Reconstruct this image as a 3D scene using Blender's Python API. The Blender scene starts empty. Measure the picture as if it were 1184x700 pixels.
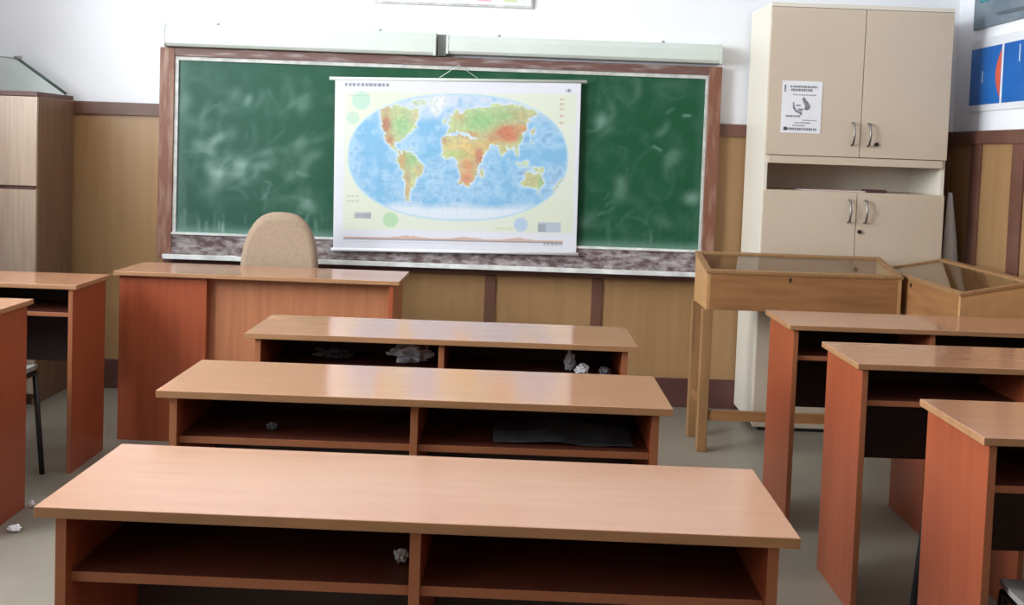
import bpy, bmesh, math, random
import numpy as np
from mathutils import Vector, Matrix, noise
random.seed(7)
S = bpy.context.scene
COL = S.collection
PI = math.pi

# ------------------------------------------------------------------ camera
F_PX, PITCH, YAW, ROLL, CY, CAMZ = 1198.87, .0506, -.0062, .0355, 233.75, 1.3568
cd = bpy.data.cameras.new('camera'); cam = bpy.data.objects.new('camera', cd); COL.objects.link(cam)
cd.sensor_width = 36; cd.lens = 36 * F_PX / 1184; cd.shift_y = -(350 - CY) / 1184
cd.clip_start = .05
cam.matrix_world = Matrix.Translation((0, 0, CAMZ)) @ (Matrix.Rotation(YAW, 4, 'Z') @ Matrix.Rotation(PI/2 - PITCH, 4, 'X') @ Matrix.Rotation(ROLL, 4, 'Z'))
S.camera = cam

# ------------------------------------------------------------------ light and exposure
S.view_settings.view_transform = 'Standard'; S.view_settings.look = 'None'
S.view_settings.gamma = 1; S.view_settings.use_curve_mapping = False
S.view_settings.exposure = -0.18
W = bpy.data.worlds.new('sky'); S.world = W; W.use_nodes = True
W.node_tree.nodes['Background'].inputs[0].default_value = (.75, .85, 1, 1)
W.node_tree.nodes['Background'].inputs[1].default_value = 1.0
WINS = [(-1.2, .4), (1.3, 3.0), (3.3, 4.6)]         # y ranges of the three windows in the left wall
WZ = (1.35, 3.0)  # unseen sills raised so window light misses the desk compartments
XL, XR, YF, YB, ZC = -2.78, 2.38, 5.555, -2.2, 3.25
def area(name, loc, rot, sx, sy, power, col):
    l = bpy.data.lights.new(name, 'AREA'); l.shape = 'RECTANGLE'; l.size = sx; l.size_y = sy
    l.energy = power; l.color = col
    o = bpy.data.objects.new(name, l); COL.objects.link(o); o.location = loc; o.rotation_euler = rot
    return o
for i, (a, b) in enumerate(WINS):
    area('window_daylight', (XL - .30, (a+b)/2, (WZ[0]+WZ[1])/2), (0, -PI/2 , 0), WZ[1]-WZ[0], b-a, (50, 370, 125)[i], (.93, .96, 1))

# ------------------------------------------------------------------ helpers
def mat(name, c1, c2=None, rough=.5, scale=(1, 1, 1), nscale=6, detail=6, bump=0, coat=0, metal=0, spec=.5, alpha=1, trans=0, contrast=(.35, .65)):
    m = bpy.data.materials.new(name); m.use_nodes = True
    N = m.node_tree.nodes; L = m.node_tree.links; b = N['Principled BSDF']
    b.inputs['Roughness'].default_value = rough; b.inputs['Metallic'].default_value = metal
    b.inputs['Specular IOR Level'].default_value = spec; b.inputs['Coat Weight'].default_value = coat
    b.inputs['Coat Roughness'].default_value = .12
    b.inputs['Alpha'].default_value = alpha; b.inputs['Transmission Weight'].default_value = trans
    c2 = c2 or tuple(x * .86 for x in c1)
    tc = N.new('ShaderNodeTexCoord'); mp = N.new('ShaderNodeMapping'); mp.inputs['Scale'].default_value = scale
    nz = N.new('ShaderNodeTexNoise'); nz.inputs['Scale'].default_value = nscale; nz.inputs['Detail'].default_value = detail
    rp = N.new('ShaderNodeValToRGB'); rp.color_ramp.elements[0].position = contrast[0]; rp.color_ramp.elements[1].position = contrast[1]
    rp.color_ramp.elements[0].color = (*c1, 1); rp.color_ramp.elements[1].color = (*c2, 1)
    L.new(tc.outputs['Object'], mp.inputs[0]); L.new(mp.outputs[0], nz.inputs[0]); L.new(nz.outputs['Fac'], rp.inputs[0])
    L.new(rp.outputs[0], b.inputs['Base Color'])
    if bump:
        bp = N.new('ShaderNodeBump'); bp.inputs['Strength'].default_value = bump; bp.inputs['Distance'].default_value = .002
        L.new(nz.outputs['Fac'], bp.inputs['Height']); L.new(bp.outputs[0], b.inputs['Normal'])
    return m

class MB:
    """collects shapes into one mesh"""
    def __init__(s): s.bm = bmesh.new()
    def box(s, x0, x1, y0, y1, z0, z1, mi=0, M=None):
        v = [s.bm.verts.new(p) for p in ((x0,y0,z0),(x1,y0,z0),(x1,y1,z0),(x0,y1,z0),(x0,y0,z1),(x1,y0,z1),(x1,y1,z1),(x0,y1,z1))]
        if M is not None:
            for q in v: q.co = M @ q.co
        fs = []
        for f in ((3,2,1,0),(4,5,6,7),(0,1,5,4),(1,2,6,5),(2,3,7,6),(3,0,4,7)):
            g = s.bm.faces.new([v[i] for i in f]); g.material_index = mi; fs.append(g)
        return fs
    def prism(s, pts, axis, a, b, mi=0):
        """polygon pts (2d) extruded along axis from a to b; for 'x' pts are (y,z), 'y' (x,z), 'z' (x,y)"""
        def P(p, t): return {'x': (t, p[0], p[1]), 'y': (p[0], t, p[1]), 'z': (p[0], p[1], t)}[axis]
        A = [s.bm.verts.new(P(p, a)) for p in pts]; B = [s.bm.verts.new(P(p, b)) for p in pts]
        n = len(pts)
        for f in (A[::-1], B): s.bm.faces.new(f).material_index = mi
        for i in range(n):
            s.bm.faces.new((A[i], A[(i+1) % n], B[(i+1) % n], B[i])).material_index = mi
    def tube(s, pts, r, n=10, mi=0, closed=False):
        pts = [Vector(p) for p in pts]; rs = r if isinstance(r, (list, tuple)) else [r]*len(pts)
        rings = []; up = None
        for i, p in enumerate(pts):
            d = (pts[min(i+1, len(pts)-1)] - pts[max(i-1, 0)]).normalized()
            if up is None: up = d.orthogonal().normalized()
            up = (up - d * up.dot(d)).normalized(); sd = d.cross(up)
            rings.append([s.bm.verts.new(p + (up*math.cos(2*PI*k/n) + sd*math.sin(2*PI*k/n))*rs[i]) for k in range(n)])
        for a, b in zip(rings, rings[1:]):
            for k in range(n):
                f = s.bm.faces.new((a[k], a[(k+1) % n], b[(k+1) % n], b[k])); f.smooth = True; f.material_index = mi
        for c in (rings[0][::-1], rings[-1]): s.bm.faces.new(c).material_index = mi
    def build(s, name, mats, parent=None, bevel=0, loc=None, seg=2):
        bmesh.ops.recalc_face_normals(s.bm, faces=s.bm.faces)
        me = bpy.data.meshes.new(name); s.bm.to_mesh(me); s.bm.free()
        for m in (mats if isinstance(mats, (list, tuple)) else [mats]): me.materials.append(m)
        o = bpy.data.objects.new(name, me); COL.objects.link(o)
        if parent: o.parent = parent
        if loc: o.location = loc
        if bevel:
            b = o.modifiers.new('bevel', 'BEVEL'); b.width = bevel; b.segments = seg; b.limit_method = 'ANGLE'
        return o
def box(name, x0, x1, y0, y1, z0, z1, m, parent=None, bevel=.0015):
    k = MB(); k.box(x0, x1, y0, y1, z0, z1); return k.build(name, m, parent, bevel)
def tag(o, label, cat, group=None, kind=None):
    if label: o['label'] = label
    if cat: o['category'] = cat
    if group: o['group'] = group
    if kind: o['kind'] = kind
    return o
def thing(name, loc, label, cat, group=None, rz=0):
    o = bpy.data.objects.new(name, None); COL.objects.link(o); o.location = loc; o.rotation_euler = (0, 0, rz)
    o.empty_display_size = .1
    return tag(o, label, cat, group)
def kids(o): return [c for c in COL.objects if c.parent == o]
def copy_tree(o, parent=None):
    c = o.copy(); COL.objects.link(c); c.parent = parent
    for ch in kids(o): copy_tree(ch, c)
    return c
def struct(o): o['kind'] = 'structure'; return o
def superellipse(w, h, n=32, e=3.0):
    return [(math.copysign(abs(math.cos(t))**(2/e), math.cos(t))*w, math.copysign(abs(math.sin(t))**(2/e), math.sin(t))*h) for t in (2*PI*k/n for k in range(n))]
def grid_sheet(name, P, nu, nv, cols, m, parent=None, attr='print'):
    """sheet mesh: P(u,v)->xyz, v up; cols array (nv,nu,4) as a colour attribute of the sheet's own ink"""
    us = np.linspace(0, 1, nu); vs = np.linspace(0, 1, nv)
    verts = [P(u, v) for v in vs for u in us]
    faces = [(j*nu+i, j*nu+i+1, (j+1)*nu+i+1, (j+1)*nu+i) for j in range(nv-1) for i in range(nu-1)]
    me = bpy.data.meshes.new(name); me.from_pydata(verts, [], faces)
    a = me.color_attributes.new(attr, 'FLOAT_COLOR', 'POINT'); a.data.foreach_set('color', cols.astype(np.float32).ravel())
    me.materials.append(m); me.validate()
    for p in me.polygons: p.use_smooth = True
    o = bpy.data.objects.new(name, me); COL.objects.link(o); o.parent = parent
    return o
def print_mat(name, rough=.5, attr='print'):
    m = bpy.data.materials.new(name); m.use_nodes = True; N = m.node_tree.nodes; L = m.node_tree.links
    a = N.new('ShaderNodeVertexColor'); a.layer_name = attr
    L.new(a.outputs[0], N['Principled BSDF'].inputs['Base Color']); N['Principled BSDF'].inputs['Roughness'].default_value = rough
    return m
def lin(r, g, b):
    f = lambda c: (c/255/12.92) if c/255 <= .04045 else ((c/255+.055)/1.055)**2.4
    return (f(r), f(g), f(b))

# ------------------------------------------------------------------ materials
M = {}
M['wall'] = mat('wall_paint', (.85, .85, .885), (.82, .82, .86), rough=.9, nscale=1.5, bump=.1)
M['ceil'] = mat('ceiling_paint', (.85, .85, .85), rough=.95, nscale=2)
M['floor'] = mat('linoleum', (.25, .222, .178), (.18, .160, .13), rough=.38, nscale=1.6, detail=9, bump=.05)
M['panel'] = mat('varnished_panel', (.37, .212, .098), (.33, .187, .083), rough=.34, scale=(9, 9, .6), nscale=2.5, detail=8)
M['stile'] = mat('dark_brown_rail', (.17, .075, .05), (.12, .05, .035), rough=.4, scale=(1, 1, 1), nscale=5)
M['base'] = mat('brown_baseboard', (.12, .045, .035), (.085, .03, .026), rough=.5, nscale=4)
M['top'] = mat('beech_laminate', (.42, .208, .122), (.388, .187, .106), spec=.75, rough=.125, scale=(1.2, 14, 14), nscale=3, detail=8, contrast=(.3, .7))
M['edge'] = mat('beech_edge_band', (.36, .18, .085), (.30, .15, .07), rough=.4, scale=(1, 8, 8), nscale=4)
M['red'] = mat('cherry_laminate', (.31, .070, .028), (.262, .056, .023), rough=.32, scale=(14, 14, .8), nscale=3, detail=8)
M['redpale'] = mat('pale_cherry_laminate', (.42, .165, .075), (.36, .13, .06), rough=.35, scale=(14, 14, .8), nscale=3, detail=8)
M['shelf'] = mat('shaded_cherry_shelf', (.12, .030, .017), (.095, .024, .014), rough=.4, scale=(1, 12, 12), nscale=3)  # cherry laminate with the compartment's shade put into its colour
M['rededge'] = mat('cherry_edge_band', (.33, .115, .05), rough=.4, nscale=4)
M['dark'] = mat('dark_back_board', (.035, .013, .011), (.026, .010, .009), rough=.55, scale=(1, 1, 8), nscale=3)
M['cream'] = mat('cream_laminate', (.58, .47, .365), (.545, .44, .34), rough=.4, nscale=1.2)
M['creamside'] = mat('cream_side_board', (.72, .66, .57), (.68, .62, .54), rough=.4, nscale=1.2)
M['chrome'] = mat('brushed_metal', (.30, .275, .26), rough=.42, metal=1)
M['darkmetal'] = mat('dark_steel', (.04, .035, .035), rough=.4, metal=.6)
M['black'] = mat('black_paint', (.012, .012, .014), rough=.4)
M['frame'] = mat('worn_brown_frame', (.20, .075, .045), (.36, .22, .16), rough=.5, scale=(8, 8, 1.2), nscale=4, detail=10, contrast=(.48, .72))
M['frameh'] = mat('worn_brown_frame_rail', (.15, .07, .06), (.34, .28, .27), rough=.5, scale=(1.2, 8, 8), nscale=5, detail=10, contrast=(.5, .75))
M['ledge'] = mat('dusty_tray_board', (.10, .055, .055), (.42, .37, .37), rough=.7, scale=(2.5, 6, 6), nscale=8, detail=12, contrast=(.38, .72))
M['chalkwhite'] = mat('chalk_dust', (.78, .78, .77), (.55, .54, .53), rough=.9, nscale=12, detail=10)
M['alu'] = mat('aluminium_strip', (.6, .6, .58), (.42, .41, .39), rough=.5, nscale=20, metal=.0)
M['lamp'] = mat('white_enamel', (.63, .665, .625), (.58, .62, .575), rough=.45, nscale=2)
M['grey'] = mat('grey_plastic', (.32, .33, .33), rough=.5)
M['tan'] = mat('tan_upholstery', (.33, .235, .165), (.29, .205, .142), rough=.85, nscale=60, bump=.3)
M['oak'] = mat('old_oak', (.33, .150, .056), (.24, .105, .040), rough=.45, scale=(1.2, 10, 10), nscale=3, detail=9)
M['oakv'] = mat('old_oak_leg', (.32, .165, .068), (.25, .125, .052), rough=.45, scale=(10, 10, 1.2), nscale=3, detail=9)
M['pale_oak'] = mat('pale_edge_oak', (.48, .26, .11), (.42, .22, .09), rough=.45, scale=(6, 6, 6), nscale=3)
M['palewood'] = mat('pale_beech_front', (.50, .375, .285), (.42, .30, .225), rough=.4, scale=(16, 16, .7), nscale=3, detail=9)
M['brownwood'] = mat('brown_wood_side', (.24, .135, .075), (.17, .09, .05), rough=.45, scale=(14, 14, .8), nscale=3, detail=9)
M['paper'] = mat('white_paper', (.78, .77, .80), (.74, .73, .77), rough=.8, nscale=8)
M['ink'] = mat('grey_ink', (.16, .16, .19), (.28, .28, .32), rough=.8, nscale=60)
M['plastic'] = mat('crumpled_plastic', (.68, .70, .76), (.40, .43, .50), rough=.25, nscale=14, detail=8)
M['greyplastic'] = mat('smoky_plastic', (.16, .17, .19), (.06, .065, .075), rough=.2, nscale=10, detail=8)
M['seatgrey'] = mat('grey_seat_plastic', (.27, .25, .24), rough=.5, nscale=8)
M['greenedge'] = mat('dark_green_edge', (.035, .09, .06), (.07, .10, .09), rough=.3, nscale=6)
M['felt'] = mat('case_lining', (.30, .29, .25), (.24, .23, .2), rough=.9, nscale=20)
def glass(name, tint, f=.9):
    m = bpy.data.materials.new(name); m.use_nodes = True; N = m.node_tree.nodes; L = m.node_tree.links
    N.remove(N['Principled BSDF']); t = N.new('ShaderNodeBsdfTransparent'); t.inputs[0].default_value = (*tint, 1)
    g = N.new('ShaderNodeBsdfGlossy'); g.inputs['Roughness'].default_value = .04
    lw = N.new('ShaderNodeLayerWeight'); lw.inputs[0].default_value = .5
    pw = N.new('ShaderNodeMath'); pw.operation = 'POWER'; pw.inputs[1].default_value = 5; L.new(lw.outputs['Facing'], pw.inputs[0])
    fr = N.new('ShaderNodeMath'); fr.operation = 'MULTIPLY_ADD'; fr.inputs[1].default_value = .95; fr.inputs[2].default_value = .04; L.new(pw.outputs[0], fr.inputs[0])
    mx = N.new('ShaderNodeMixShader'); L.new(fr.outputs[0], mx.inputs[0]); L.new(t.outputs[0], mx.inputs[1]); L.new(g.outputs[0], mx.inputs[2])
    L.new(mx.outputs[0], N['Material Output'].inputs[0]); return m
M['glass'] = glass('clear_pane', (.96, .98, .97))
M['frosted'] = mat('milky_green_sheet', (.70, .76, .73), (.66, .72, .70), rough=.3, nscale=3, alpha=.75)

# ------------------------------------------------------------------ room shell
T = .25
def shell(name, *a, m='wall'): return struct(box(name, *a, M[m], None, 0))
shell('floor', XL-T, XR+T, YB-T, YF+T, -.15, 0, m='floor')
shell('ceiling', XL-T, XR+T, YB-T, YF+T, ZC, ZC+.15, m='ceil')
shell('wall_front', XL-T, XR+T, YF, YF+T, 0, ZC)
shell('wall_back', XL-T, XR+T, YB-T, YB, 0, ZC, m='panel')  # unseen wall, given dark panelling to cut bounce light into the desks
shell('wall_right', XR, XR+T, YB, YF, 0, ZC)
k = MB(); ys = [YB] + [v for w in WINS for v in w] + [YF]
for i in range(0, len(ys), 2): k.box(XL-T, XL, ys[i], ys[i+1], 0, ZC)
for a, b in WINS: k.box(XL-T, XL, a, b, 0, WZ[0]); k.box(XL-T, XL, a, b, WZ[1], ZC)
bmesh.ops.remove_doubles(k.bm, verts=k.bm.verts, dist=1e-5)
struct(k.build('wall_left', M['wall']))
for i, (a, b) in enumerate(WINS):
    k = MB(); x0, x1 = XL-.16, XL-.10; c = (a+b)/2
    for y0, y1, z0, z1 in ((a, b, WZ[0], WZ[0]+.06), (a, b, WZ[1]-.06, WZ[1]), (a, a+.06, WZ[0]+.06, WZ[1]-.06), (b-.06, b, WZ[0]+.06, WZ[1]-.06), (c-.03, c+.03, WZ[0]+.06, WZ[1]-.06)):
        k.box(x0, x1, y0, y1, z0, z1)
    w = struct(k.build('window_%d' % (i+1), M['lamp'], None, .004))
    for y0, y1 in ((a+.06, c-.03), (c+.03, b-.06)):
        box('pane', x0+.025, x0+.031, y0, y1, WZ[0]+.06, WZ[1]-.06, M['glass'], w, 0)

# wood panelling on the front wall: field, rail, stiles, baseboard
PT = .012
struct(box('trim_1', XL, XR, YF-PT, YF, .155, 1.467, M['panel'], None, 0))
struct(box('trim_2', XL, XR, YF-.03, YF, 1.467, 1.533, M['stile']))
n = 3
for x in (-2.345, -1.79, -1.215, -.641, -.067, .507, 1.081, 1.655, 2.33):
    struct(box('trim_%d' % n, x-.029, x+.029, YF-.024, YF-PT, .155, 1.467, M['stile'], None, .002)); n += 1
struct(box('baseboard_front', XL, XR, YF-.03, YF, 0, .155, M['base'], None, .003))
# the same panelling on the right wall
struct(box('trim_%d' % n, XR-PT, XR, YB, YF-.03, .155, 1.467, M['panel'], None, 0)); n += 1
struct(box('trim_%d' % n, XR-.03, XR, YB, YF-.03, 1.467, 1.533, M['stile'])); n += 1
for y in (5.22, 4.785, 4.26, 3.69, 3.12, 2.55, 1.98):
    struct(box('trim_%d' % n, XR-.024, XR-PT, y-.055, y+.055, .155, 1.467, M['stile'], None, .002)); n += 1
struct(box('baseboard_right', XR-.03, XR, YB, YF-.03, 0, .155, M['base'], None, .003))

# ------------------------------------------------------------------ ceiling lamps (above the picture, switched off)
def ceiling_lamp(x, y, label):
    t = thing('ceiling_lamp', (x, y, ZC), label, 'ceiling lamp', 'ceiling lamps')
    k = MB(); k.prism([(-.10, 0), (.10, 0), (.07, -.07), (-.07, -.07)], 'y', -.62, .62); k.build('housing', M['lamp'], t, .004)
    for sx in (-.04, .04):
        k = MB(); k.tube([(sx, -.58, -.092), (sx, .58, -.092)], .014, 12)
        k.build('fluorescent_tube', M['paper'], t)
ceiling_lamp(-1.2, .6, 'ceiling tube lamp near the windows')
ceiling_lamp(1.2, .6, 'ceiling tube lamp near the right wall')

# ------------------------------------------------------------------ chalkboard
ZB0, ZB1 = .855, 1.765
BX0, BX1 = -1.745, 1.035
bd = thing('chalkboard', (0, YF-.012, 0), 'long green chalkboard smeared with chalk in a worn brown wooden frame', 'chalkboard')
def chalk():
    nu, nv = 560, 190; A = np.zeros((nv, nu)); yy, xx = np.mgrid[0:nv, 0:nu]
    PX = 205 + xx/(nu-1)*605; PY = 270 + xx/(nu-1)*18 - yy/(nv-1)*198     # picture-like coordinates of the board surface
    r = random.Random(3)
    def stroke(x, y, L, ang, w, s, curve=0):
        for q in range(22):
            t = q/21
            cx = x + math.cos(ang+curve*t)*L*(t-.5); cy = y + math.sin(ang+curve*t)*L*(t-.5)
            i0 = int((cx-205)/605*(nu-1)); j0 = int((270 + (cx-205)/605*18 - cy)/198*(nv-1)); R = int(w*3)
            a, b, c, d = max(0, j0-R), min(nv, j0+R), max(0, i0-R), min(nu, i0+R)
            if a >= b or c >= d: continue
            g = np.exp(-(((PX[a:b, c:d]-cx)/w)**2 + ((PY[a:b, c:d]-cy)/w)**2))
            A[a:b, c:d] += g*s
    zones = [(250, 185, 30, 28, 26), (310, 185, 42, 30, 26), (275, 215, 45, 22, 16), (340, 165, 30, 45, 14), (345, 245, 30, 18, 12), (235, 130, 28, 35, 12),
             (300, 120, 60, 20, 12), (700, 130, 25, 30, 10), (750, 165, 40, 25, 12), (700, 235, 25, 22, 14), (770, 230, 35, 40, 14), (730, 105, 60, 12, 8)]
    for zx, zy, sx, sy, c in zones:
        for q in range(c):
            stroke(r.gauss(zx, sx*.6), r.gauss(zy, sy*.6), r.uniform(10, 48), r.choice((r.gauss(-.9, .35), r.gauss(-.9, .35), r.gauss(.1, .4), r.uniform(-PI, PI))), r.choice((1.1, 1.6, 2.4, 4.5, 7)), r.uniform(.010, .042), r.uniform(-1, 1))
    for q in range(26): stroke(r.uniform(210, 385), 262 + r.uniform(-8, 3), r.uniform(8, 26), PI/2, r.uniform(.9, 2), r.uniform(.02, .1))
    for q in range(10): stroke(r.uniform(680, 800), 268 + r.uniform(-12, 8), r.uniform(8, 26), PI/2, r.uniform(1, 2), r.uniform(.01, .05))
    for q in range(14): stroke(r.uniform(215, 370), r.uniform(90, 250), r.uniform(30, 60), PI/2+r.uniform(-.3, .3), r.uniform(3, 6), .02)
    stroke(758, 170, 12, .5, 1.5, .10); stroke(790, 132, 9, 0, 1.5, .10); stroke(760, 175, 40, .5, 1.2, .04); stroke(700, 205, 70, -.8, 1.5, .04)
    A = .62*A**1.15; A += .30*np.exp(-((PY-(270+(PX-205)/605*18))/7)**2*1.0) + .12*np.exp(-((PX-205)/9)**2) + .05*np.exp(-((PX-808)/6)**2)
    A += .06*np.clip((420-PX)/200, 0, 1)
    return np.clip(A, 0, 1)
C = chalk(); nv, nu = C.shape
g = np.array(lin(22, 76, 50)); w = np.array(lin(160, 190, 180))
gl = np.array(lin(26, 74, 60))
xx = np.linspace(0, 1, nu)[None, :, None]
basec = gl*(1-np.clip((xx-.05)/.35, 0, 1)) + g*np.clip((xx-.05)/.35, 0, 1)
cols = np.concatenate([basec*(1-C[..., None]) + w*C[..., None], np.ones((nv, nu, 1))], 2)
bm_ = print_mat('green_slate', .55); bm_.node_tree.nodes['Principled BSDF'].inputs['Specular IOR Level'].default_value = .25
N = bm_.node_tree.nodes; L = bm_.node_tree.links
nz = N.new('ShaderNodeTexNoise'); nz.inputs['Scale'].default_value = 9; nz.inputs['Detail'].default_value = 8
tc = N.new('ShaderNodeTexCoord'); L.new(tc.outputs['Object'], nz.inputs[0])
mx = N.new('ShaderNodeMix'); mx.data_type = 'RGBA'; mr = N.new('ShaderNodeMapRange')
mr.inputs[1].default_value = .5; mr.inputs[2].default_value = .8; mr.inputs[3].default_value = 0; mr.inputs[4].default_value = .10
L.new(nz.outputs['Fac'], mr.inputs[0]); L.new(mr.outputs[0], mx.inputs[0])
L.new([n_ for n_ in N if n_.type == 'VERTEX_COLOR'][0].outputs[0], mx.inputs[6]); mx.inputs[7].default_value = (*lin(140, 175, 160), 1)
L.new(mx.outputs[2], N['Principled BSDF'].inputs['Base Color'])
grid_sheet('writing_surface', lambda u, v: (BX0+(BX1-BX0)*u, -.036, ZB0+(ZB1-ZB0)*v), nu, nv, cols, bm_, bd)
box('backing_board', BX0-.03, BX1+.03, -.033, 0, .735, 1.80, M['dark'], bd, 0)
box('frame_stile', -1.842, -1.765, -.055, 0, .72, 1.83, M['frame'], bd, .003)
box('frame_stile', 1.05, 1.118, -.055, 0, .72, 1.83, M['frame'], bd, .003)
box('frame_rail', -1.765, 1.05, -.055, 0, 1.785, 1.83, M['frameh'], bd, .003)
box('ledge_board', -1.765, 1.05, -.05, -.033, .735, .845, M['ledge'], bd, .002)
for a in ((-1.765, 1.05, -.046, -.033, 1.765, 1.785), (-1.765, BX0, -.046, -.033, .855, 1.765), (BX1, 1.05, -.046, -.033, .855, 1.765)):
    box('edge_strip', *a, M['alu'], bd, .001)
box('edge_strip', -1.765, 1.05, -.06, -.033, .845, .857, M['chalkwhite'], bd, .001)
k = MB(); k.box(-1.785, 1.02, -.13, -.05, .722, .735); k.box(-1.785, 1.02, -.138, -.13, .722, .747); k.build('chalk_tray', M['chalkwhite'], bd, .002)
box('under_tray_strip', -1.80, 1.03, -.06, -.0, .69, .72, M['base'], bd, .002)  # dark brown strip running the full length under the tray
c_ = MB(); c_.tube([(-1.47, 0, 0), (-1.41, 0, 0)], .0055, 8)
tag(c_.build('chalk_stick', M['chalkwhite'], None, 0, (0, YF-.10, .7405)), 'short white chalk stick on the left end of the board tray', 'chalk')

# two white lamp housings over the board
def board_lamp(x0, x1, z0, z1, label):
    t = thing('board_lamp', ((x0+x1)/2, YF, z0), label, 'wall lamp', 'white lamp housings over the board')
    h = (x1-x0)/2; H = z1-z0
    k = MB(); k.prism([(0, 0), (-.10, 0), (-.115, .015), (-.115, H-.03), (-.09, H), (0, H)], 'x', -h+.012, h-.012); k.build('housing', M['lamp'], t, .003)
    for s in (-1, 1):
        k = MB(); k.prism([(0, -.002), (-.117, -.002), (-.117, H-.028), (-.091, H+.002), (0, H+.002)], 'x', s*h, s*(h-.012)); k.build('end_cap', M['lamp'], t, .002)
    for q in (-.62, .58):
        k = MB(); k.tube([(q*h, -.05, H), (q*h, -.05, H+.015)], [.012, .006], 8); k.build('screw', M['grey'], t)
board_lamp(-1.815, -.392, 1.834, 1.952, 'left of the two white lamp housings above the chalkboard')
board_lamp(-.338, 1.105, 1.845, 1.944, 'right of the two white lamp housings above the chalkboard')
box('cable_cover', -.388, -.342, YF-.05, YF, 1.836, 1.95, M['grey'], None, .003)
tag(bpy.data.objects['cable_cover'], 'grey cable cover between the two white lamp housings', 'cable cover')

# ------------------------------------------------------------------ world map
def inpoly(X, Y, P):
    r = np.zeros(X.shape, bool); n = len(P)
    for i in range(n):
        x1, y1 = P[i]; x2, y2 = P[(i+1) % n]
        if y1 == y2: continue
        c = ((y1 > Y) != (y2 > Y)) & (X < (x2-x1)*(Y-y1)/(y2-y1)+x1); r ^= c
    return r
def vnoise(nv, nu, step, seed):
    r = np.random.RandomState(seed); gy, gx = nv//step+3, nu//step+3; G = r.rand(gy, gx)
    y = np.arange(nv)/step; x = np.arange(nu)/step; yi = y.astype(int); xi = x.astype(int); fy = (y-yi)[:, None]; fx = (x-xi)[None, :]
    fy = fy*fy*(3-2*fy); fx = fx*fx*(3-2*fx)
    a = G[yi][:, xi]; b = G[yi][:, xi+1]; c = G[yi+1][:, xi]; d = G[yi+1][:, xi+1]
    return (a*(1-fx)+b*fx)*(1-fy)+(c*(1-fx)+d*fx)*fy
def blur(A, n):
    for _ in range(n): A = (A + np.roll(A, 1, 0) + np.roll(A, -1, 0) + np.roll(A, 1, 1) + np.roll(A, -1, 1))/5
    return A
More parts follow.
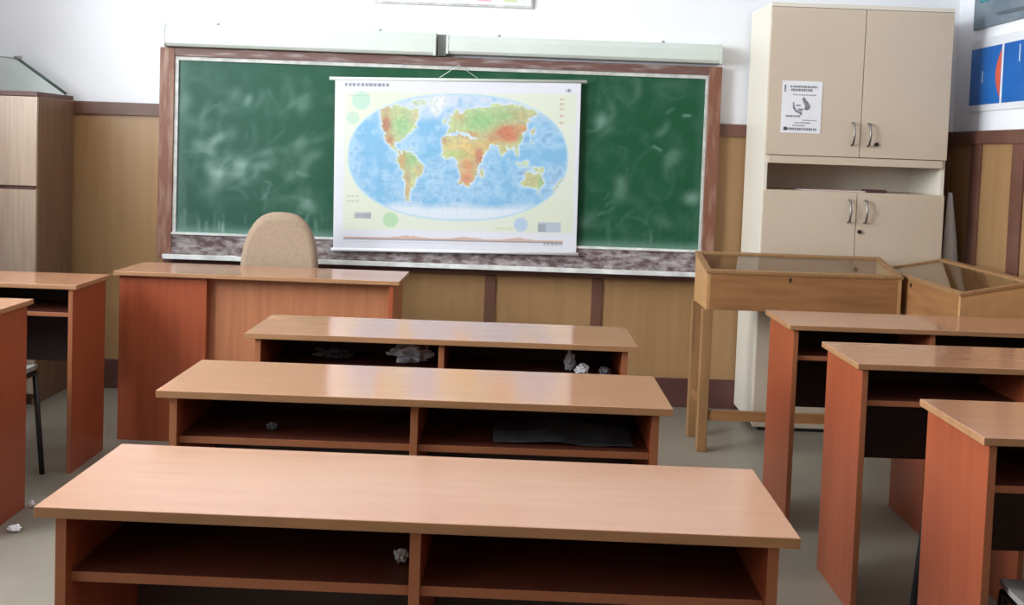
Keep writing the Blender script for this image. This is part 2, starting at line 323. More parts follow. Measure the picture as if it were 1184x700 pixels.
def world_map():
    nu, nv = 520, 364
    jj, ii = np.mgrid[0:nv, 0:nu]; X = ii/(nu-1)*900+22; Y = 665-jj/(nv-1)*622
    n1 = vnoise(nv, nu, 34, 1); n2 = vnoise(nv, nu, 12, 2); n3 = vnoise(nv, nu, 5, 3); nn = n1*.45+n2*.35+n3*.2
    Xd = X+(n2-.5)*16+(n3-.5)*9; Yd = Y+(vnoise(nv, nu, 12, 5)-.5)*16+(vnoise(nv, nu, 5, 6)-.5)*9
    c = np.zeros((nv, nu, 3)); c[:] = lin(238, 236, 246)
    def put(mask, col, a=1.0):
        mm = (mask*a)[..., None]; c[:] = c*(1-mm)+np.array(col if max(col) <= 1 and len(col) == 3 and not isinstance(col[0], int) else lin(*col))*mm
    inner = (X > 58) & (X < 905) & (Y > 85) & (Y < 592)
    put(blur(inner.astype(float), 4), (234, 238, 222))
    cr = ((Y < 190) | (Y > 470)) & inner & ((X < 240) | (X > 720)); put(blur(cr.astype(float), 12), (232, 236, 212), .7)
    for (cx, cy, r_, col) in ((118, 118, 34, (186, 226, 206)), (88, 182, 24, (196, 226, 206)), (232, 556, 28, (178, 222, 170)), (714, 565, 26, (178, 206, 240))):
        put(blur((((X-cx)**2+(Y-cy)**2) < r_*r_).astype(float), 3), col, .85)
    # ocean
    ex = (X-477)/400; ey = (Y-322)/228
    oc = (np.abs(ex)**2.25+np.abs(ey)**2.25) < 1; ob = blur(oc.astype(float), 2)
    put(blur((np.abs(ex*.985)**2.25+np.abs(ey*.975)**2.25 < 1).astype(float), 2), (190, 222, 240), .9)
    put(ob, (124, 190, 234)); put(ob*np.clip(nn*2.4-.85, 0, 1), (186, 220, 246)); put(ob*np.clip(n1*n2*3-1.3, 0, .7), (84, 156, 216))
    put(ob*np.clip((Y-492+14*n1)/30, 0, 1), (230, 238, 250)); put(ob*np.clip((200-Y)/60, 0, 1)*np.clip(.35+n2*.9, 0, 1)*.9, (220, 228, 244))
    NA = [(186,158),(205,142),(240,136),(262,142),(285,138),(300,150),(318,146),(334,156),(338,182),(318,196),(326,214),(298,232),(284,240),(268,254),(262,274),(252,264),(238,268),(236,286),(248,300),(262,306),(268,318),(252,310),(232,296),(218,278),(208,250),(198,226),(194,196),(186,176)]
    GR = [(372,112),(400,100),(436,102),(430,128),(410,150),(394,168),(380,150)]
    AR = [(300,118),(340,108),(366,112),(352,136),(320,138)]
    SA = [(260,318),(274,304),(296,304),(318,318),(330,332),(354,350),(350,376),(334,396),(322,412),(310,432),(304,456),(304,484),(294,484),(288,452),(286,412),(276,384),(262,356),(258,336)]
    AF = [(412,270),(428,246),(456,242),(480,244),(500,252),(526,250),(544,260),(556,284),(582,292),(572,310),(556,330),(552,352),(550,376),(536,398),(524,420),(500,428),(488,402),(484,368),(478,334),(462,322),(432,326),(414,304)]
    EU = [(428,236),(432,216),(446,212),(440,196),(452,188),(446,172),(462,150),(480,146),(488,158),(520,140),(560,138),(610,126),(660,132),(706,138),(748,152),(762,166),(738,174),(742,192),(724,194),(730,214),(716,236),(722,254),(702,276),(690,282),(698,304),(688,312),(676,284),(660,282),(648,300),(640,320),(628,300),(618,280),(598,274),(588,290),(566,296),(548,268),(540,250),(520,244),(500,232),(484,236),(470,224),(452,232)]
    AU = [(712,404),(724,386),(744,372),(760,378),(774,370),(790,392),(794,412),(778,436),(756,430),(736,420),(716,420)]
    IS = [[(690,322),(706,338),(716,352),(708,354),(692,336)], [(716,330),(734,324),(738,344),(722,350)], [(752,350),(780,352),(790,364),(764,366)], [(742,226),(754,210),(758,222),(748,238)], [(566,372),(576,360),(574,386),(566,392)], [(768,446),(780,444),(774,456)], [(834,432),(860,392),(862,400),(842,440)], [(420,182),(430,176),(434,192),(424,200)], [(740,250),(748,262),(742,272)], [(284,288),(306,292),(304,298)], [(726,356),(742,358),(740,364)]]
    allp = [NA, GR, AR, SA, AF, EU, AU]+IS
    land = np.zeros((nv, nu))
    for P in allp: land = np.maximum(land, inpoly(Xd, Yd, P).astype(float))
    halo = np.clip(blur(land, 26)*2.2, 0, 1); put(halo, (232, 240, 250), .95)
    ls = blur(land, 1)
    put(ls, (206, 218, 158))
    def spot(cx, cy, sx, sy, col, a=1, pw=1.2): put(ls*np.clip(np.exp(-(((X-cx)/sx)**2+((Y-cy)/sy)**2))*pw*(.55+.9*nn), 0, 1), col, a)
    spot(205, 150, 26, 18, (196, 176, 132)); spot(212, 205, 20, 42, (196, 118, 78)); spot(226, 262, 16, 20, (202, 134, 86)); spot(270, 200, 34, 44, (160, 208, 142)); spot(252, 160, 24, 20, (202, 208, 142)); spot(318, 170, 24, 28, (214, 200, 160), .8)
    spot(400, 128, 40, 40, (240, 240, 248), 1, 2); spot(335, 122, 40, 20, (210, 222, 200))
    spot(300, 338, 40, 32, (164, 208, 138)); spot(272, 335, 12, 40, (212, 150, 92), .8); spot(292, 420, 12, 60, (206, 160, 108), .8); spot(332, 372, 18, 22, (216, 190, 128)); 
    spot(455, 275, 60, 32, (228, 206, 136)); spot(520, 290, 40, 34, (232, 196, 118)); spot(470, 310, 36, 14, (190, 206, 120)); spot(512, 350, 30, 26, (220, 156, 96)); spot(512, 395, 30, 30, (224, 142, 98)); spot(556, 310, 16, 40, (206, 110, 68), .9); spot(424, 262, 16, 14, (196, 140, 86), .8)
    spot(575, 272, 30, 18, (222, 192, 120)); spot(560, 190, 90, 38, (152, 202, 128)); spot(470, 205, 32, 22, (198, 212, 144)); spot(480, 172, 22, 18, (210, 190, 130)); spot(660, 232, 52, 30, (212, 116, 62), 1, 1.7); spot(706, 215, 30, 22, (214, 152, 92)); spot(610, 248, 26, 16, (216, 158, 100)); spot(690, 165, 52, 24, (196, 172, 118), .8); spot(640, 165, 40, 20, (166, 200, 132)); spot(716, 255, 16, 22, (160, 202, 132)); spot(640, 290, 20, 22, (206, 200, 130)); spot(520, 238, 44, 12, (206, 140, 88), .8)
    spot(752, 402, 46, 30, (206, 200, 138)); spot(785, 410, 10, 26, (160, 202, 140))
    c[:] = c*(1-ls[..., None]*(1-(.82+.3*n3[..., None])))
    # graticule and small print
    for k_ in range(-5, 6):
        d = np.abs((X-477)-k_*72*np.sqrt(np.clip(1-((Y-322)/300)**2, 0, 1))); put(np.clip(1-d/1.6, 0, 1)*ob, (96, 150, 200), .25)
    for k_ in range(8): put(np.clip(1-np.abs(Y-(140+k_*52))/1.6, 0, 1)*ob, (96, 150, 200), .25)
    r = random.Random(5)
    for q in range(110):
        x0 = r.uniform(100, 850); y0 = r.uniform(150, 500); l = r.uniform(12, 44)
        put(((np.abs(Y-y0) < 1.4) & (X > x0) & (X < x0+l) & (np.sin(X*1.3) > -.3)).astype(float)*ob, (92, 112, 168), .4)
    def text(x0, x1, y, h, col, a, f=1.1): put(((np.abs(Y-y) < h) & (X > x0) & (X < x1) & (np.sin(X*f)+np.sin(X*f*.37+2) > -.6)).astype(float), col, a)
    text(58, 218, 60, 6, (70, 70, 96), .75); text(868, 890, 72, 6, (50, 60, 80), .8)
    for y0 in (105, 122, 140, 165, 190): text(846, 862, y0, 4, (200, 110, 90), .55, .9)
    for y0 in (470, 490): text(66, 116, y0, 1.5, (150, 120, 120), .6)
    for y0 in (100, 540, 552): text(70, 150, y0, 1.5, (130, 140, 120), .4)
    put(((X > 778) & (X < 862) & (Y > 555) & (Y < 590)).astype(float), (176, 190, 214), .8); put(((X > 778) & (X < 806) & (Y > 562) & (Y < 590)).astype(float), (150, 156, 160), .7)
    put(((X > 100) & (X < 160) & (Y > 528) & (Y < 552)).astype(float)*np.clip(n2*1.6-.2, 0, 1), (140, 140, 170), .8)
    for x0 in (620, 655): text(x0, x0+28, 580, 3, (200, 220, 120), .6)
    # height profile along the bottom
    hgt = 6+9*(np.exp(-((X-300)/55)**2)+np.exp(-((X-510)/50)**2)+np.exp(-((X-705)/45)**2))*(0.6+.6*n3)
    put(((Y < 628) & (Y > 628-hgt) & (X > 60) & (X < 870)).astype(float), (218, 158, 116), .75)
    put(((np.abs(Y-629) < 2.2) & (X > 60) & (X < 870)).astype(float), (128, 128, 140), .8); put(((np.abs(Y-640) < 1) & (X > 60) & (X < 870)).astype(float), (196, 176, 186), .6)
    text(800, 870, 634, 5, (110, 110, 120), .6)
    return np.concatenate([np.clip(c*.90+np.array(lin(226, 232, 240))*.10, 0, 1)*.80, np.ones((nv, nu, 1))], 2), nu, nv
mc, nu, nv = world_map()
YM = YF-.012-.075
TL, TR, BL, BR = (-.915, 1.690), (.375, 1.720), (-.903, .803), (.383, .822)
mp = thing('world_map', ((TL[0]+TR[0])/2, YM, .8), 'large printed world map with blue oceans hanging over the chalkboard', 'map')
ox, oz = mp.location.x, mp.location.z
def PM(u, v):
    x = (BL[0]*(1-u)+BR[0]*u)*(1-v)+(TL[0]*(1-u)+TR[0]*u)*v; z = (BL[1]*(1-u)+BR[1]*u)*(1-v)+(TL[1]*(1-u)+TR[1]*u)*v
    return (x-ox, .004*math.sin(u*7)*(1-v), z-oz)
sh = grid_sheet('map_sheet', PM, nu, nv, mc, print_mat('printed_map', .45), mp)
so = sh.modifiers.new('thick', 'SOLIDIFY'); so.thickness = .0012; so.offset = 1
k = MB(); k.tube([(TL[0]-.03-ox, 0, TL[1]+.006-oz), (TR[0]+.03-ox, 0, TR[1]+.006-oz)], .009, 10); k.build('top_rod', M['lamp'], mp)
k = MB(); k.tube([(BL[0]-.012-ox, -.002, BL[1]-.006-oz), (BR[0]+.012-ox, -.002, BR[1]-.006-oz)], .008, 10); k.build('bottom_rod', M['paper'], mp)
k = MB(); xm = -.27-ox
k.tube([(xm-.10, 0, 1.72-oz), (xm, .012, 1.79-oz), (xm+.10, 0, 1.724-oz)], .002, 6); k.build('hanging_cord', M['lamp'], mp)

# ------------------------------------------------------------------ school desks
H = .76
def school_desk(Wd, D, label, loc, group, rz=0, name='school_desk'):
    t = thing(name, loc, label, 'desk', group, rz)
    h = Wd/2; th = .018
    k = MB(); fs = k.box(-h, h, 0, D, H-th, H, 1); fs[1].material_index = 0
    k.build('tabletop', [M['top'], M['edge']], t, .0015)
    def panel(nm, x0, x1, y0, y1, z0, z1, m='red', em='rededge'):
        k = MB(); fs = k.box(x0, x1, y0, y1, z0, z1, 0); fs[2].material_index = 1; return k.build(nm, [M[m], M[em]], t, .001)
    ov = .030 if Wd > 1.1 else .018
    panel('side_panel', -h+ov, -h+ov+th, .012, D-.01, 0, H-th)
    panel('side_panel', h-ov-th, h-ov, .012, D-.01, 0, H-th)
    panel('divider', -th/2, th/2, .016, D-.03, 0, H-th)
    for s in (-1, 1):
        a, b = (-h+ov+th, -th/2) if s < 0 else (th/2, h-ov-th)
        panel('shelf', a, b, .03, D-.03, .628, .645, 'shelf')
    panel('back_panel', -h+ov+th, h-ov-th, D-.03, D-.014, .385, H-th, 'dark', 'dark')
    return t
GC = 'school desks in the middle row'
WC, DC = 1.2214, .357
d1 = school_desk(WC, DC, 'school desk in the middle row nearest the camera, whole tabletop in view', (-.1258, 1.6184, 0), GC, -.0226)
d2 = copy_tree(d1); d2.location = (-.1987, 2.4168, 0); d2.rotation_euler.z = -.0104; d2['label'] = 'second school desk from the camera in the middle row, between two others'
d3 = copy_tree(d1); d3.location = (-.1835, 3.1888, 0); d3.rotation_euler.z = -.006; d3['label'] = "farthest school desk of the middle row, just in front of the teacher's desk"
GR_ = 'school desks in the right row'
WR = 1.05
e1 = school_desk(WR, DC, 'nearest school desk of the right row, cut off by the picture edge', (1.0714+WR/2, 2.2483, 0), GR_)
e2 = copy_tree(e1); e2.location = (1.0602+WR/2, 3.0353, 0); e2['label'] = 'middle school desk of the right row, between two others'
e3 = copy_tree(e1); e3.location = (1.0406+WR/2, 3.704, 0); e3['label'] = 'farthest school desk of the right row, in front of the glass display tables'
GL = 'school desks in the left row'
f1 = copy_tree(e1); f1.location = (-1.6816-WR/2, 3.3525, 0); f1['label'] = 'nearest school desk of the left row, only its right end in view'; f1['group'] = GL
f2 = copy_tree(e1); f2.location = (-1.6816-WR/2, 4.0784, 0); f2['label'] = 'school desk of the left row beside the brown cupboard, its open shelf in view'; f2['group'] = GL

# ------------------------------------------------------------------ teacher's desk and chair
t = thing('teacher_desk', (-1.085, 4.54, 0), "wide teacher's desk with red left front and paler recessed front below the chalkboard", 'desk', rz=-.02)
k = MB(); fs = k.box(-.632, .632, 0, .38, .742, .76, 1); fs[1].material_index = 0; k.build('desktop', [M['top'], M['edge']], t, .0015)
box('cupboard_front', -.615, -.225, .03, .048, .0, .742, M['red'], t)
box('side_panel', -.615, -.597, .048, .36, 0, .742, M['red'], t)
box('side_panel', -.243, -.225, .048, .36, 0, .742, M['red'], t)
box('shelf_board', -.597, -.243, .048, .35, .40, .418, M['red'], t)
box('end_panel', .585, .605, .015, .36, 0, .742, M['red'], t)
box('modesty_panel', -.225, .585, .075, .093, .20, .742, M['redpale'], t)
t = thing('office_chair', (-1.085, 5.14, 0), "tan upholstered chair behind the teacher's desk, rounded back above the desktop", 'chair')
def cushion(name, w, hgt, th, M4, taper=0, m='tan'):
    bm = bmesh.new(); rings = []
    for s, q in ((-.5, .86), (-.42, .95), (-.25, 1), (.25, 1), (.42, .95), (.5, .86)):
        rings.append([bm.verts.new(M4 @ Vector((p[0]*q*(1-taper*(p[1]/hgt*.5+.5)), s*th, p[1]*q))) for p in superellipse(w/2, hgt/2, 40, 2.6)])
    for a, b in zip(rings, rings[1:]):
        for i in range(40): bm.faces.new((a[i], a[(i+1) % 40], b[(i+1) % 40], b[i])).smooth = True
    bm.faces.new(rings[0][::-1]); bm.faces.new(rings[-1]); bmesh.ops.recalc_face_normals(bm, faces=bm.faces)
    me = bpy.data.meshes.new(name); bm.to_mesh(me); bm.free(); me.materials.append(M[m])
    o = bpy.data.objects.new(name, me); COL.objects.link(o); o.parent = t; return o
cushion('backrest', .44, .56, .07, Matrix.Translation((0, -.13, .735)) @ Matrix.Rotation(-.10, 4, 'X'), .30)
cushion('seat', .44, .40, .08, Matrix.Translation((0, .06, .46)) @ Matrix.Rotation(PI/2, 4, 'X'))
k = MB(); k.tube([(0, .05, .10), (0, .05, .42)], [.03, .022]); k.build('gas_lift', M['darkmetal'], t)
k = MB(); k.tube([(0, .03, .41), (0, -.17, .44), (0, -.185, .60)], .015); k.build('back_bracket', M['darkmetal'], t)
for q in range(5):
    a = q*2*PI/5+.3
    k = MB(); k.tube([(0, .05, .11), (.25*math.cos(a), .05+.25*math.sin(a), .065)], [.024, .014]); l = k.build('foot', M['black'], t)
    k = MB(); k.tube([(.24*math.cos(a)-.012, .05+.24*math.sin(a), .026), (.24*math.cos(a)+.012, .05+.24*math.sin(a), .026)], .026, 14); k.build('caster', M['black'], l)

# ------------------------------------------------------------------ student chairs (mostly hidden)
def school_chair(loc, label, rz=0, seat_z=.44, back_top=.74):
    t = thing('school_chair', loc, label, 'chair', 'student chairs', rz)
    w, d = .36, .36
    for sx in (-1, 1):
        k = MB(); k.tube([(sx*.16, .15, seat_z-.02), (sx*.178, .185, .0)], .011); k.build('leg', M['black'], t)
        k = MB(); k.tube([(sx*.16, -.16, back_top-.02), (sx*.16, -.14, seat_z-.02), (sx*.178, -.19, 0)], .011); k.build('leg', M['black'], t)
        k = MB(); k.tube([(sx*.16, .155, seat_z-.025), (sx*.16, -.14, seat_z-.025)], .010); k.build('side_rail', M['black'], t)
    k = MB(); nx, ny = 14, 14; V = {}
    for s in (0, 1):
        for i in range(nx+1):
            for j in range(ny+1):
                u, v = i/nx*2-1, j/ny*2-1; px = u*math.sqrt(1-.28*v*v)*w/2*1.08; py = v*math.sqrt(1-.28*u*u)*d/2*1.08
                V[s, i, j] = k.bm.verts.new((px, py, seat_z-.012+s*.014+.018*(u*u)-.014*max(0, v)**3))
    for i in range(nx):
        for j in range(ny):
            k.bm.faces.new((V[1, i, j], V[1, i+1, j], V[1, i+1, j+1], V[1, i, j+1])); k.bm.faces.new((V[0, i, j+1], V[0, i+1, j+1], V[0, i+1, j], V[0, i, j]))
    for i in range(nx):
        for j in (0, ny): k.bm.faces.new((V[0, i, j], V[0, i+1, j], V[1, i+1, j], V[1, i, j]))
        for i2 in (0, nx): k.bm.faces.new((V[0, i2, i], V[0, i2, i+1], V[1, i2, i+1], V[1, i2, i]))
    k.build('seat', M['seatgrey'], t)
    k = MB(); n_ = 12
    for a in range(n_):
        u0, u1 = a/n_*2-1, (a+1)/n_*2-1
        f = lambda u: (u*.19, -.148-.03*(1-u*u))
        (xa, ya), (xb, yb) = f(u0), f(u1)
        k.prism([(xa, ya), (xb, yb), (xb, yb-.012), (xa, ya-.012)], 'z', back_top-.16, back_top)
    bmesh.ops.remove_doubles(k.bm, verts=k.bm.verts, dist=1e-5); k.build('backrest', M['seatgrey'], t)
    return t
school_chair((-1.985, 3.893, 0), 'grey seated chair with a black leg between the two left row desks')
school_chair((1.425, 2.82, 0), 'chair with black tube legs behind the nearest desk of the right row')
school_chair((1.34, 2.185, 0), 'grey chair pushed under the nearest desk of the right row', 0, .40)

# ------------------------------------------------------------------ tall cream cupboard
CX0, CX1, CY0, CY1, CZ = 1.267, 2.165, 5.10, YF-.035, 2.122
t = thing('tall_cupboard', ((CX0+CX1)/2, CY0, 0), 'tall cream two-part cupboard with an open shelf between its doors', 'cupboard')
hw = (CX1-CX0)/2; dp = CY1-CY0
for s in (-1, 1):
    box('side_panel', min(s*hw, s*(hw-.02)), max(s*hw, s*(hw-.02)), .018, dp, 0.03, CZ-.02, M['creamside'], t)
box('top_board', -hw, hw, .0, dp, CZ-.02, CZ, M['creamside'], t)
box('back_board', -hw+.02, hw-.02, dp-.01, dp, .05, CZ-.02, M['creamside'], t)
box('middle_board', -hw+.02, hw-.02, .0, dp-.01, 1.337, 1.375, M['cream'], t)
box('lower_board', -hw+.02, hw-.02, .01, dp-.01, 1.185, 1.205, M['cream'], t)
box('bottom_board', -hw+.02, hw-.02, .02, dp-.01, .05, .07, M['cream'], t)
box('plinth', -hw+.002, hw-.002, .004, .018, .018, .072, M['cream'], t)
box('plinth_shadow_strip', -hw+.03, hw-.03, .01, .04, 0, .018, M['black'], t)  # black strip stands in for the shadow gap under the plinth
def door(x0, x1, z0, z1, hx, hz, lock=None):
    o = box('door', x0, x1, -.002, .016, z0, z1, M['cream'], t, .002)
    k = MB(); k.tube([(hx, -.002, hz-.055), (hx, -.026, hz-.05), (hx+.004, -.032, hz), (hx, -.026, hz+.05), (hx, -.002, hz+.055)], .0055, 8); k.build('handle', M['chrome'], o)
    if lock:
        k = MB(); k.tube([(lock[0], -.001, lock[1]), (lock[0], -.012, lock[1])], .010, 14); k.build('lock', M['darkmetal'], o)
cx = (CX0+CX1)/2; sp = 1.732-cx+.0
door(-hw+.002, sp-.0015, 1.378, CZ-.022, 1.690-cx, 1.492)
door(sp+.0015, hw-.002, 1.378, CZ-.022, 1.769-cx, 1.490, (1.811-cx, 1.445))
door(-hw+.002, sp-.0015, .075, 1.203, 1.692-cx, 1.112)
door(sp+.0015, hw-.002, .075, 1.203, 1.772-cx, 1.112, (1.75-cx, 1.012))
# paper sheet on its door
t = thing('paper_notice', (1.434, CY0-.003, 1.487), 'white sheet with grey portrait drawing taped to the tall cupboard', 'notice')
box('sheet', -.098, .098, -.0015, 0, 0, .255, M['paper'], t, 0)
k = MB()   # grey printed marks: heading, drawn head, text rows
r = random.Random(2)
def mark(x0, x1, z0, z1): k.box(x0, x1, -.0021, -.0015, z0, z1)
for z, xa, xb, hh in ((.222, -.06, .075, .010), (.205, -.055, .05, .012), (.185, -.045, .07, .005), (.078, -.075, -.005, .009), (.062, .01, .08, .004), (.048, -.03, .05, .006), (.034, -.04, .02, .006), (.014, -.078, .078, .012)):
    x = xa
    while x < xb:
        l = r.uniform(.004, .011); mark(x, min(x+l, xb), z, z+hh); x += l+r.uniform(.0015, .003)
mark(-.088, -.080, .20, .235); mark(-.085, -.068, .012, .030)
k.prism([(.0, .17), (.012, .178), (.02, .165), (.034, .15), (.044, .135), (.040, .118), (.026, .112), (.012, .118), (.018, .135), (.008, .15)], 'y', -.0021, -.0015)
k.prism([(-.044, .15), (-.038, .152), (-.034, .132), (-.026, .116), (-.012, .108), (.004, .108), (.0, .098), (-.012, .096), (-.03, .104), (-.042, .122)], 'y', -.0021, -.0015)
k.box(-.026, -.004, -.0021, -.0015, .132, .139); k.box(-.016, .008, -.0021, -.0015, .111, .121); k.box(-.008, .004, -.0021, -.0015, .088, .10)
k.build('printed_marks', M['ink'], t)
# things lying in the open shelf
t_ = MB(); t_.box(-.16, .16, -.09, .09, 0, .006); o = t_.build('magazine', mat('pinkish_paper', (.66, .52, .47), rough=.6), None, .001, (1.63, CY0+.13, 1.2055)); tag(o, 'thin pinkish magazine lying in the open shelf of the tall cupboard', 'magazine')
t_ = MB(); t_.box(-.05, .05, -.04, .04, 0, .015); o = t_.build('notebook', mat('dark_red_cover', (.07, .025, .025), rough=.5), None, .002, (1.835, CY0+.06, 1.2055)); tag(o, 'small dark notebook lying in the open shelf of the tall cupboard', 'notebook')

# rolled white sheet standing in the corner
k = MB(); k.tube([(0, 0, 0), (0, 0, .80), (-.004, .0, .95), (-.012, 0, 1.10), (-.018, 0, 1.215)], [.048, .045, .034, .021, .010], 20)
o = k.build('rolled_sheet', mat('glossy_white_sheet', (.88, .88, .92), (.75, .74, .78), rough=.25, nscale=3), None, 0, (2.307, 5.33, 0)); tag(o, 'glossy white rolled sheet tapering upward, standing beside the tall cupboard', 'rolled sheet')

# ------------------------------------------------------------------ glass topped display tables
def display_table(loc, rz, label):
    t = thing('display_table', loc, label, 'display table', 'wooden glass-topped display tables', rz)
    w, d, z0, zf, zb = .89, .30, .660, .828, .885; th = .018      # x: 0..w, y: 0..d, top slopes up to the back
    box('front_board', th, w-th, 0, th, z0, zf, M['oak'], t, .002)
    box('rear_board', th, w-th, d-th, d, z0, zb, M['oak'], t, .002)
    for x0 in (0, w-th):
        k = MB(); k.prism([(0, z0), (d, z0), (d, zb), (0, zf)], 'x', x0, x0+th); k.build('end_board', M['pale_oak'], t, .002)
    sl = (zb-zf)/d; k = MB()
    def strip(x0, x1, y0, y1):
        k.prism([(y0, zf+sl*y0), (y1, zf+sl*y1), (y1, zf+sl*y1+.014), (y0, zf+sl*y0+.014)], 'x', x0, x1)
    strip(-.004, w+.004, -.004, .020); strip(-.004, w+.004, d-.022, d+.004); strip(-.004, .022, .020, d-.022); strip(w-.022, w+.004, .020, d-.022)
    lid = k.build('lid_frame', M['oakv'], t, .001)
    k = MB(); a, b = .020, d-.022
    k.prism([(a, zf+sl*a+.004), (b, zf+sl*b+.004), (b, zf+sl*b+.008), (a, zf+sl*a+.008)], 'x', .022, w-.022); k.build('glass_pane', M['glass'], lid)
    box('case_floor', th, w-th, th, d-th, z0+.02, z0+.032, M['felt'], t, 0)
    for x in (-.012, w-.033):
        for y in (.001, d-.046):
            k = MB(); zt = z0-.0
            k.prism([(x+.0, y), (x+.045, y), (x+.045, y+.045), (x, y+.045)], 'z', 0, zt); k.build('leg', M['oakv'], t, .003)
    box('stretcher', .033, w-.033, .01, .032, .146, .192, M['oak'], t, .002)
    for x in (-.0, w-.022): box('stretcher', x, x+.022, .046, d-.046, .20, .24, M['oak'], t, .002)
    box('lock', w*.42, w*.42+.012, -.003, 0, zf-.03, zf-.012, M['darkmetal'], t, 0)
    return t
v1 = display_table((.928, 4.69, 0), 0, 'oak display table with sloping glass top standing before the tall cupboard')
v2 = display_table((1.85, 5.045, 0), -PI/2, 'oak display table with glass top standing endwise against the right wall')

# ------------------------------------------------------------------ left cupboard with glass
LX1, LY0 = -2.305, 5.10
t = thing('left_cupboard', (-2.54, LY0, 0), 'pale beech cupboard with brown side in the left corner of the front wall', 'cupboard')
t.name = 'beech_cupboard'
a, b, d_ = LX1+2.54-.47, LX1+2.54, YF-.035-LY0
box('carcass_side', b-.02, b, .018, d_, 0, 1.535, M['brownwood'], t); box('carcass_side', a, a+.02, .018, d_, 0, 1.535, M['brownwood'], t)
box('top_board', a, b, 0, d_, 1.535, 1.557, M['base'], t); box('back_board', a+.02, b-.02, d_-.01, d_, .04, 1.535, M['brownwood'], t)
box('bottom_board', a+.02, b-.02, .02, d_-.01, .04, .06, M['brownwood'], t); box('plinth', a+.02, b-.02, .03, .05, 0, .04, M['base'], t)
o = box('door', a+.002, b-.002, 0, .018, 1.095, 1.532, M['palewood'], t); o2 = box('door', a+.002, b-.002, 0, .018, .06, 1.075, M['palewood'], t)
box('middle_board', a+.02, b-.02, .012, .3, 1.075, 1.095, M['base'], t)
for oo, z in ((o, 1.15), (o2, .98)):
    k = MB(); k.tube([(a+.05, 0, z-.04), (a+.05, -.022, z-.035), (a+.05, -.022, z+.035), (a+.05, 0, z+.04)], .005, 8); k.build('handle', M['chrome'], oo)
# milky sheet box with a dark green sloping edge on top
t = thing('glass_sheet', (-2.54, 5.45, 1.557), 'milky glass sheet with a dark green sloping edge on top of the beech cupboard', 'glass sheet')
k = MB(); k.prism([(-.225, .0), (.225, .0), (-.030, .178), (-.225, .195)], 'y', -.004, .004); k.build('milky_sheet', M['frosted'], t, .002)
k = MB(); k.tube([(.226, 0, .007), (-.030, 0, .182)], .008, 8); k.build('green_edge', M['greenedge'], t)
k = MB(); k.tube([(-.030, 0, .182), (-.225, 0, .199)], .004, 8); k.build('top_edge', M['grey'], t)
k = MB(); k.tube([(-.045, -.004, .186), (-.010, -.004, .186)], .010, 8); k.build('clip', M['grey'], t)

# ------------------------------------------------------------------ posters
t = thing('wall_panel', ((-.733+.11)/2, YF, 2.107), 'white printed board in a grey frame high above the chalkboard', 'poster')
box('sheet', -.41, .41, -.012, 0, .012, .60, M['paper'], t)
k = MB(); k.box(-.42, .42, -.018, 0, 0, .012); k.box(-.42, -.41, -.018, 0, .012, .6); k.box(.41, .42, -.018, 0, .012, .6); k.box(-.42, .42, -.018, 0, .6, .612); k.build('frame', M['alu'], t, .001)
for q, (x, c_) in enumerate(((-.28, (190, 214, 236)), (-.06, (240, 190, 200)), (.0, (150, 196, 230)), (.16, (238, 180, 196)), (.3, (214, 226, 180)))):
    box('printed_picture', x-.035, x+.035, -.0135, -.012, .03, .22+.03*q, mat('faded_print', lin(*c_), rough=.6), t, 0)
mw = mat('white_poster_board', (.80, .80, .84), rough=.5, nscale=2); mb_ = mat('royal_blue_print', lin(24, 92, 172), lin(34, 108, 186), rough=.4, nscale=5); mr_ = mat('orange_red_print', lin(226, 96, 70), rough=.4)
t = thing('poster', (XR, 4.88, 1.632), 'white poster with two blue fields and a red crescent above the right panelling', 'poster')
box('sheet', -.010, 0, -.50, .475, 0, .365, mw, t)
box('printed_field', -.0115, -.010, .145, .472, .033, .318, mb_, t, 0); box('printed_field', -.0115, -.010, -.36, .122, .033, .318, mb_, t, 0)
k = MB(); pts = [(.145, .06)]+[(.145+.052*math.sin(PI*q/12)*(1 if q < 13 else 0), .06+.235*q/12) for q in range(1, 12)]+[(.145, .295)]
k.prism(pts, 'x', -.0125, -.0115); k.build('printed_crescent', mr_, t)
k = MB(); k.box(-.0125, -.0115, .33, .342, .14, .20); k.box(-.0125, -.0115, -.04, -.03, .22, .30); k.build('printed_mark', mat('pale_print', (.5, .6, .75), rough=.5), t)
mg = mat('slate_grey_print', lin(118, 132, 142), lin(98, 112, 124), rough=.5, nscale=7)
t = thing('poster', (XR, 4.88, 2.05), 'slate grey poster with teal and pink spots above the blue poster', 'poster')
box('sheet', -.012, 0, -.50, .472, 0, .55, mg, t)
for y, z, h_, c_ in ((.36, .13, .3, (60, 160, 170)), (.16, .12, .3, (196, 110, 150)), (.04, .14, .3, (70, 170, 170)), (-.08, .12, .3, (206, 160, 180))):
    box('printed_picture', -.0135, -.012, y-.045, y+.045, z, z+h_, mat('poster_picture', lin(*c_), lin(*(max(0, q-50) for q in c_)), rough=.5, nscale=20), t, 0)
k = MB(); k.prism([(-.06, .035), (.20, .045), (.23, .058), (.18, .062), (-.06, .056)], 'x', -.0135, -.012); k.build('printed_streak', mat('dark_print', lin(84, 94, 102), rough=.5), t)  # dark grey streak printed low on the grey poster

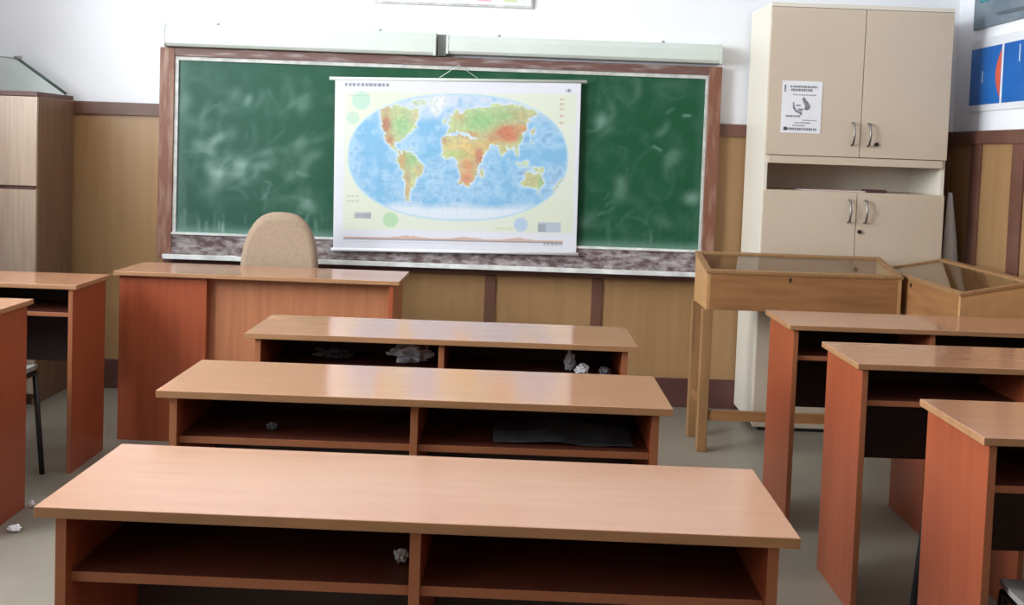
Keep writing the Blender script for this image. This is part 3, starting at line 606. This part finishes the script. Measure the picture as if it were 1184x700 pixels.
# ------------------------------------------------------------------ litter in and under the desks
def crumple(name, loc, size, m, label, cat, seed, grp=None, amp=.5):
    bm = bmesh.new(); bmesh.ops.create_icosphere(bm, subdivisions=4, radius=1)
    for v in bm.verts:
        q = v.co*2.1+Vector((seed*3.1, seed, 0)); n_ = noise.noise(q)*amp+abs(noise.noise(q*2.7))*amp*.6
        v.co *= 1+n_-.1
    zmin = min(v.co.z for v in bm.verts)
    for v in bm.verts: v.co.z -= zmin; v.co = Vector((v.co.x*size[0], v.co.y*size[1], v.co.z*size[2]))
    me = bpy.data.meshes.new(name); bm.to_mesh(me); bm.free(); me.materials.append(m)
    o = bpy.data.objects.new(name, me); COL.objects.link(o); o.location = loc; return tag(o, label, cat, grp)
Z = .6455
crumple('crumpled_paper', (-.157, 1.735, Z), (.012, .011, .011), M['plastic'], 'small crumpled white wrapper beside the divider of the nearest middle desk', 'litter', 1)
crumple('crumpled_paper', (-.555, 2.52, Z), (.013, .013, .009), M['greyplastic'], 'tiny grey scrap on the left shelf of the second middle desk', 'litter', 2)
crumple('crumpled_bag', (-.29, 3.36, Z), (.062, .045, .026), M['plastic'], 'crumpled clear plastic bag beside the divider of the farthest middle desk', 'plastic bag', 3, None, .7)
crumple('crumpled_bag', (-.55, 3.40, Z), (.055, .045, .016), M['greyplastic'], 'flat smoky plastic bag at the left of the farthest middle desk', 'plastic bag', 4, None, .7)
crumple('crumpled_paper', (.262, 3.27, Z), (.023, .02, .018), M['paper'], 'white paper ball on the right shelf of the farthest middle desk', 'litter', 5, None, .35)
crumple('crumpled_paper', (.225, 3.33, Z), (.018, .02, .03), M['plastic'], 'curled grey plastic wrapper behind the white paper ball', 'litter', 6)
crumple('crumpled_paper', (.335, 3.27, Z), (.018, .018, .014), M['greyplastic'], 'grey crumpled wrapper at the right end of the farthest middle desk', 'litter', 7)
# smoky plastic sheet folder on the second desk's shelf
k = MB(); nx, ny = 24, 10; V = []
for s in (0, 1):
    for i in range(nx+1):
        for j in range(ny+1):
            x = (i/nx-.5)*.34; y = (j/ny-.5)*.18; z = .004+.010*(noise.noise(Vector((x*9, y*9, 2)))+.5)+.018*max(0, 1-abs(i/nx-.55)*3)*(j/ny)
            V.append(k.bm.verts.new((x, y, max(z, .001)*1.0+s*.0015)))
m_ = (nx+1)*(ny+1); ix = lambda s, i, j: V[s*m_+i*(ny+1)+j]
for i in range(nx):
    for j in range(ny):
        k.bm.faces.new((ix(1, i, j), ix(1, i+1, j), ix(1, i+1, j+1), ix(1, i, j+1))); k.bm.faces.new((ix(0, i, j+1), ix(0, i+1, j+1), ix(0, i+1, j), ix(0, i, j)))
    for j in (0, ny): k.bm.faces.new((ix(0, i, j), ix(0, i+1, j), ix(1, i+1, j), ix(1, i, j)))
for j in range(ny):
    for i in (0, nx): k.bm.faces.new((ix(0, i, j), ix(0, i, j+1), ix(1, i, j+1), ix(1, i, j)))
o = k.build('plastic_sleeve', mat('grey_plastic_film', (.13, .13, .14), (.05, .05, .055), rough=.22, nscale=5), None, 0, (.16, 2.56, Z-.002)); tag(o, 'wrinkled grey plastic sleeve on the right shelf of the second middle desk', 'plastic sleeve')
crumple('paper_scrap', (-1.63, 3.47, 0), (.022, .018, .010), M['paper'], 'larger white paper scrap on the floor by the nearest left desk', 'litter', 8)
crumple('paper_scrap', (-1.675, 3.70, 0), (.010, .010, .012), M['paper'], 'tiny white paper scrap on the floor behind the nearest left desk', 'litter', 9)
